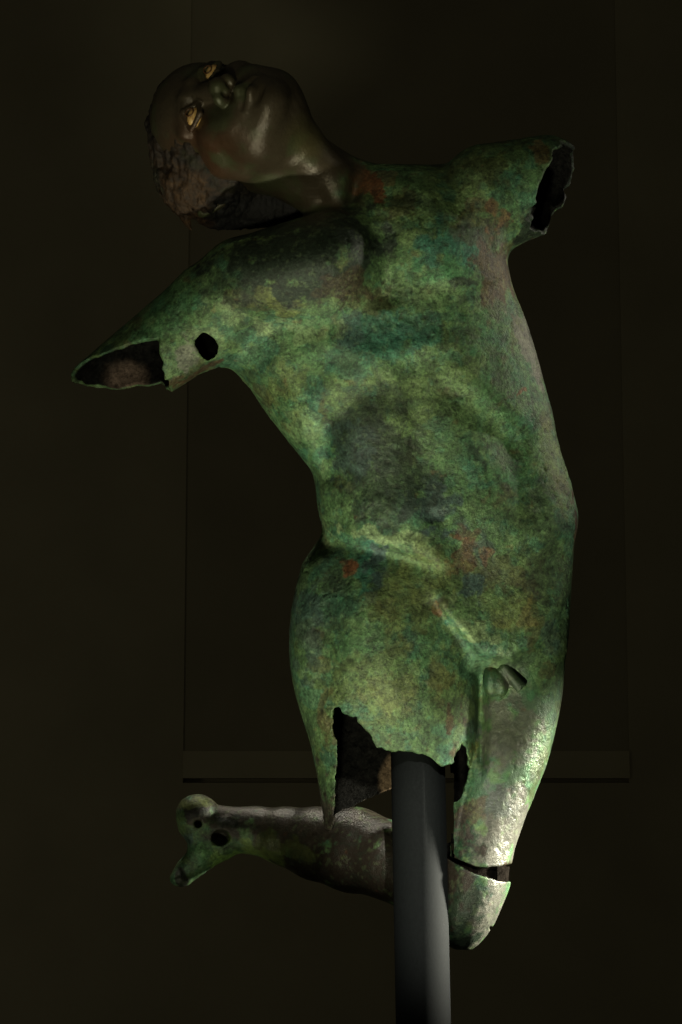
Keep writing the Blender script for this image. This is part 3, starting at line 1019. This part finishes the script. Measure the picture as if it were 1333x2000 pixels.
def gf(p, lo, hi):
    d = sd_ell(p, (960, 1328, -58), (17, 34, 20))
    d = smin(d, sd_ell(p, (981, 1332, -57), (15, 30, 18)), 14)
    e = sd_cone(p, (986, 1304, -66), (1020, 1346, -64), 13, 12)
    e = np.maximum(e, ((p[:, 0] - 1022) * .6 + (p[:, 1] - 1342) * .8) + vnoise(p, 8, 3) * 3)
    return smin(d, e, 4)


pos, q = mesh_field(gf, (930, 1270, -140), (1060, 1390, -40), 2.0)
g = finish('groin_fragment', pos, q, M_body, lambda p: (patina_shading(p) * np.array([.62, .62, .58], f32), np.full(len(p), .4, f32)), 1.2)

# ------------------------------------------------------------------ pole
m_pole, nt, ns, ln, b = new_mat('dark_grey_painted_steel')
b.inputs['Base Color'].default_value = (0.06, 0.068, 0.066, 1)
b.inputs['Roughness'].default_value = 0.8
b.inputs['Specular IOR Level'].default_value = 0.12
tc = N(ns, 'ShaderNodeTexCoord'); no = N(ns, 'ShaderNodeTexNoise'); no.inputs['Scale'].default_value = 260; no.inputs['Detail'].default_value = 4
cr = N(ns, 'ShaderNodeValToRGB')
cr.color_ramp.elements[0].position = 0.3; cr.color_ramp.elements[0].color = (0.0036, 0.0047, 0.0047, 1)
cr.color_ramp.elements[1].position = 0.7; cr.color_ramp.elements[1].color = (0.0060, 0.0077, 0.0076, 1)
bm = N(ns, 'ShaderNodeBump'); bm.inputs['Strength'].default_value = 0.15; bm.inputs['Distance'].default_value = 0.001
ln.new(tc.outputs['Object'], no.inputs['Vector']); ln.new(no.outputs['Fac'], cr.inputs[0]); ln.new(cr.outputs[0], b.inputs['Base Color'])
ln.new(no.outputs['Fac'], bm.inputs['Height']); ln.new(bm.outputs[0], b.inputs['Normal'])
top = place(813, 1300, 0)
mid = place(822, 1740, 0 - 440 * math.tan(PITCH))
dirv = (mid - top).normalized()
foot = top + dirv * (top.z / -dirv.z)
n = 96
rad = 0.0525
ax = dirv.orthogonal().normalized(); ay = dirv.cross(ax)
W = []; Q = []
L = (foot - top).length
for k, (t, r) in enumerate([(0, rad - .004), (.004, rad), (L, rad)]):
    for i in range(n):
        a = 2 * math.pi * i / n
        W.append(top + dirv * t + (ax * math.cos(a) + ay * math.sin(a)) * r)
for k in range(2):
    for i in range(n):
        j = (i + 1) % n
        Q.append((k * n + i, k * n + j, (k + 1) * n + j, (k + 1) * n + i))
pole = link_mesh('support_pole', np.array([tuple(x) for x in W], f32), np.array(Q), m_pole)
pole['label'] = 'smooth dark grey round steel pole rising into the broken thigh of the statue'
pole['category'] = 'pole'

# ------------------------------------------------------------------ wall with a niche, floor
m_wall, nt, ns, ln, b = new_mat('dark_olive_plaster')
b.inputs['Roughness'].default_value = 0.9
tc = N(ns, 'ShaderNodeTexCoord'); no = N(ns, 'ShaderNodeTexNoise'); no.inputs['Scale'].default_value = 2.2; no.inputs['Detail'].default_value = 8
cr = N(ns, 'ShaderNodeValToRGB')
cr.color_ramp.elements[0].position = 0.3; cr.color_ramp.elements[0].color = (0.245, 0.222, 0.142, 1)
cr.color_ramp.elements[1].position = 0.75; cr.color_ramp.elements[1].color = (0.30, 0.272, 0.174, 1)
nb_ = N(ns, 'ShaderNodeTexNoise'); nb_.inputs['Scale'].default_value = 60; nb_.inputs['Detail'].default_value = 4
bm = N(ns, 'ShaderNodeBump'); bm.inputs['Strength'].default_value = 0.2; bm.inputs['Distance'].default_value = 0.003
ln.new(tc.outputs['Object'], no.inputs['Vector']); ln.new(no.outputs['Fac'], cr.inputs[0]); ln.new(cr.outputs[0], b.inputs['Base Color'])
ln.new(tc.outputs['Object'], nb_.inputs['Vector']); ln.new(nb_.outputs['Fac'], bm.inputs['Height']); ln.new(bm.outputs[0], b.inputs['Normal'])
WY = 5.5                                            # distance of the wall face behind the statue


def ray(u, v, Y):
    """world point where the line of sight through u, v meets the vertical plane y = Y"""
    d = Fw + Rt * ((u - 666.5) / (DIST * 1000)) + Up * ((1000 - v) / (DIST * 1000))
    return CAM + d * ((Y - CAM.y) / d.y)


def boxes(name, bl, mat, parent=None):
    W = []; Q = []
    for (x0, y0, z0, x1, y1, z1) in bl:
        o = len(W)
        W += [(x, y, z) for x in (x0, x1) for y in (y0, y1) for z in (z0, z1)]
        Q += [[o + i for i in f] for f in ((0, 1, 3, 2), (4, 6, 7, 5), (0, 4, 5, 1), (2, 3, 7, 6), (0, 2, 6, 4), (1, 5, 7, 3))]
    return link_mesh(name, np.array(W, f32), np.array(Q), mat, parent, smooth=False)


xl = ray(358, 1500, WY).x
xr = ray(1230, 1500, WY).x
zs = ray(700, 1467, WY).z
zg1 = ray(700, 1520, WY).z
zg0 = ray(700, 1529, WY).z
wall = boxes('wall', [(-9, WY, 0, xl, WY + .3, 12), (xr, WY, 0, 9, WY + .3, 12),
                      (xl, WY, 0, xr, WY + .3, zg0), (xl, WY + .035, zg0, xr, WY + .3, zg1),
                      ], m_wall)
wall['kind'] = 'structure'
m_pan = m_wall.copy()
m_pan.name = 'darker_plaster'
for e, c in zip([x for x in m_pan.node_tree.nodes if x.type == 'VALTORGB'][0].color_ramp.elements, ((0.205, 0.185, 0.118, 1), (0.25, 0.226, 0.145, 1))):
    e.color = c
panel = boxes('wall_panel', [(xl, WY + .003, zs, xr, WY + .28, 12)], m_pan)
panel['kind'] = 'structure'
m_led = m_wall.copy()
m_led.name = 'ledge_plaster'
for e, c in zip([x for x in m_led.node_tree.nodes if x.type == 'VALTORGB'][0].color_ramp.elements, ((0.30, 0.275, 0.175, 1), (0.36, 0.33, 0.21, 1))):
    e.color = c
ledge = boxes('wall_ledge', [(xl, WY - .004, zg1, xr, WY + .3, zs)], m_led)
ledge['kind'] = 'structure'
fl, nt, ns, ln, b = new_mat('dark_floor')
b.inputs['Roughness'].default_value = 0.7
no = N(ns, 'ShaderNodeTexNoise'); no.inputs['Scale'].default_value = 5
cr = N(ns, 'ShaderNodeValToRGB'); cr.color_ramp.elements[0].color = (0.02, 0.02, 0.017, 1); cr.color_ramp.elements[1].color = (0.035, 0.033, 0.028, 1)
ln.new(no.outputs['Fac'], cr.inputs[0]); ln.new(cr.outputs[0], b.inputs['Base Color'])
floor = boxes('floor', [(-6, -8, -.2, 6, WY - .002, -0.0)], fl)
floor['kind'] = 'structure'
print('script done', round(time.time() - T0, 1))
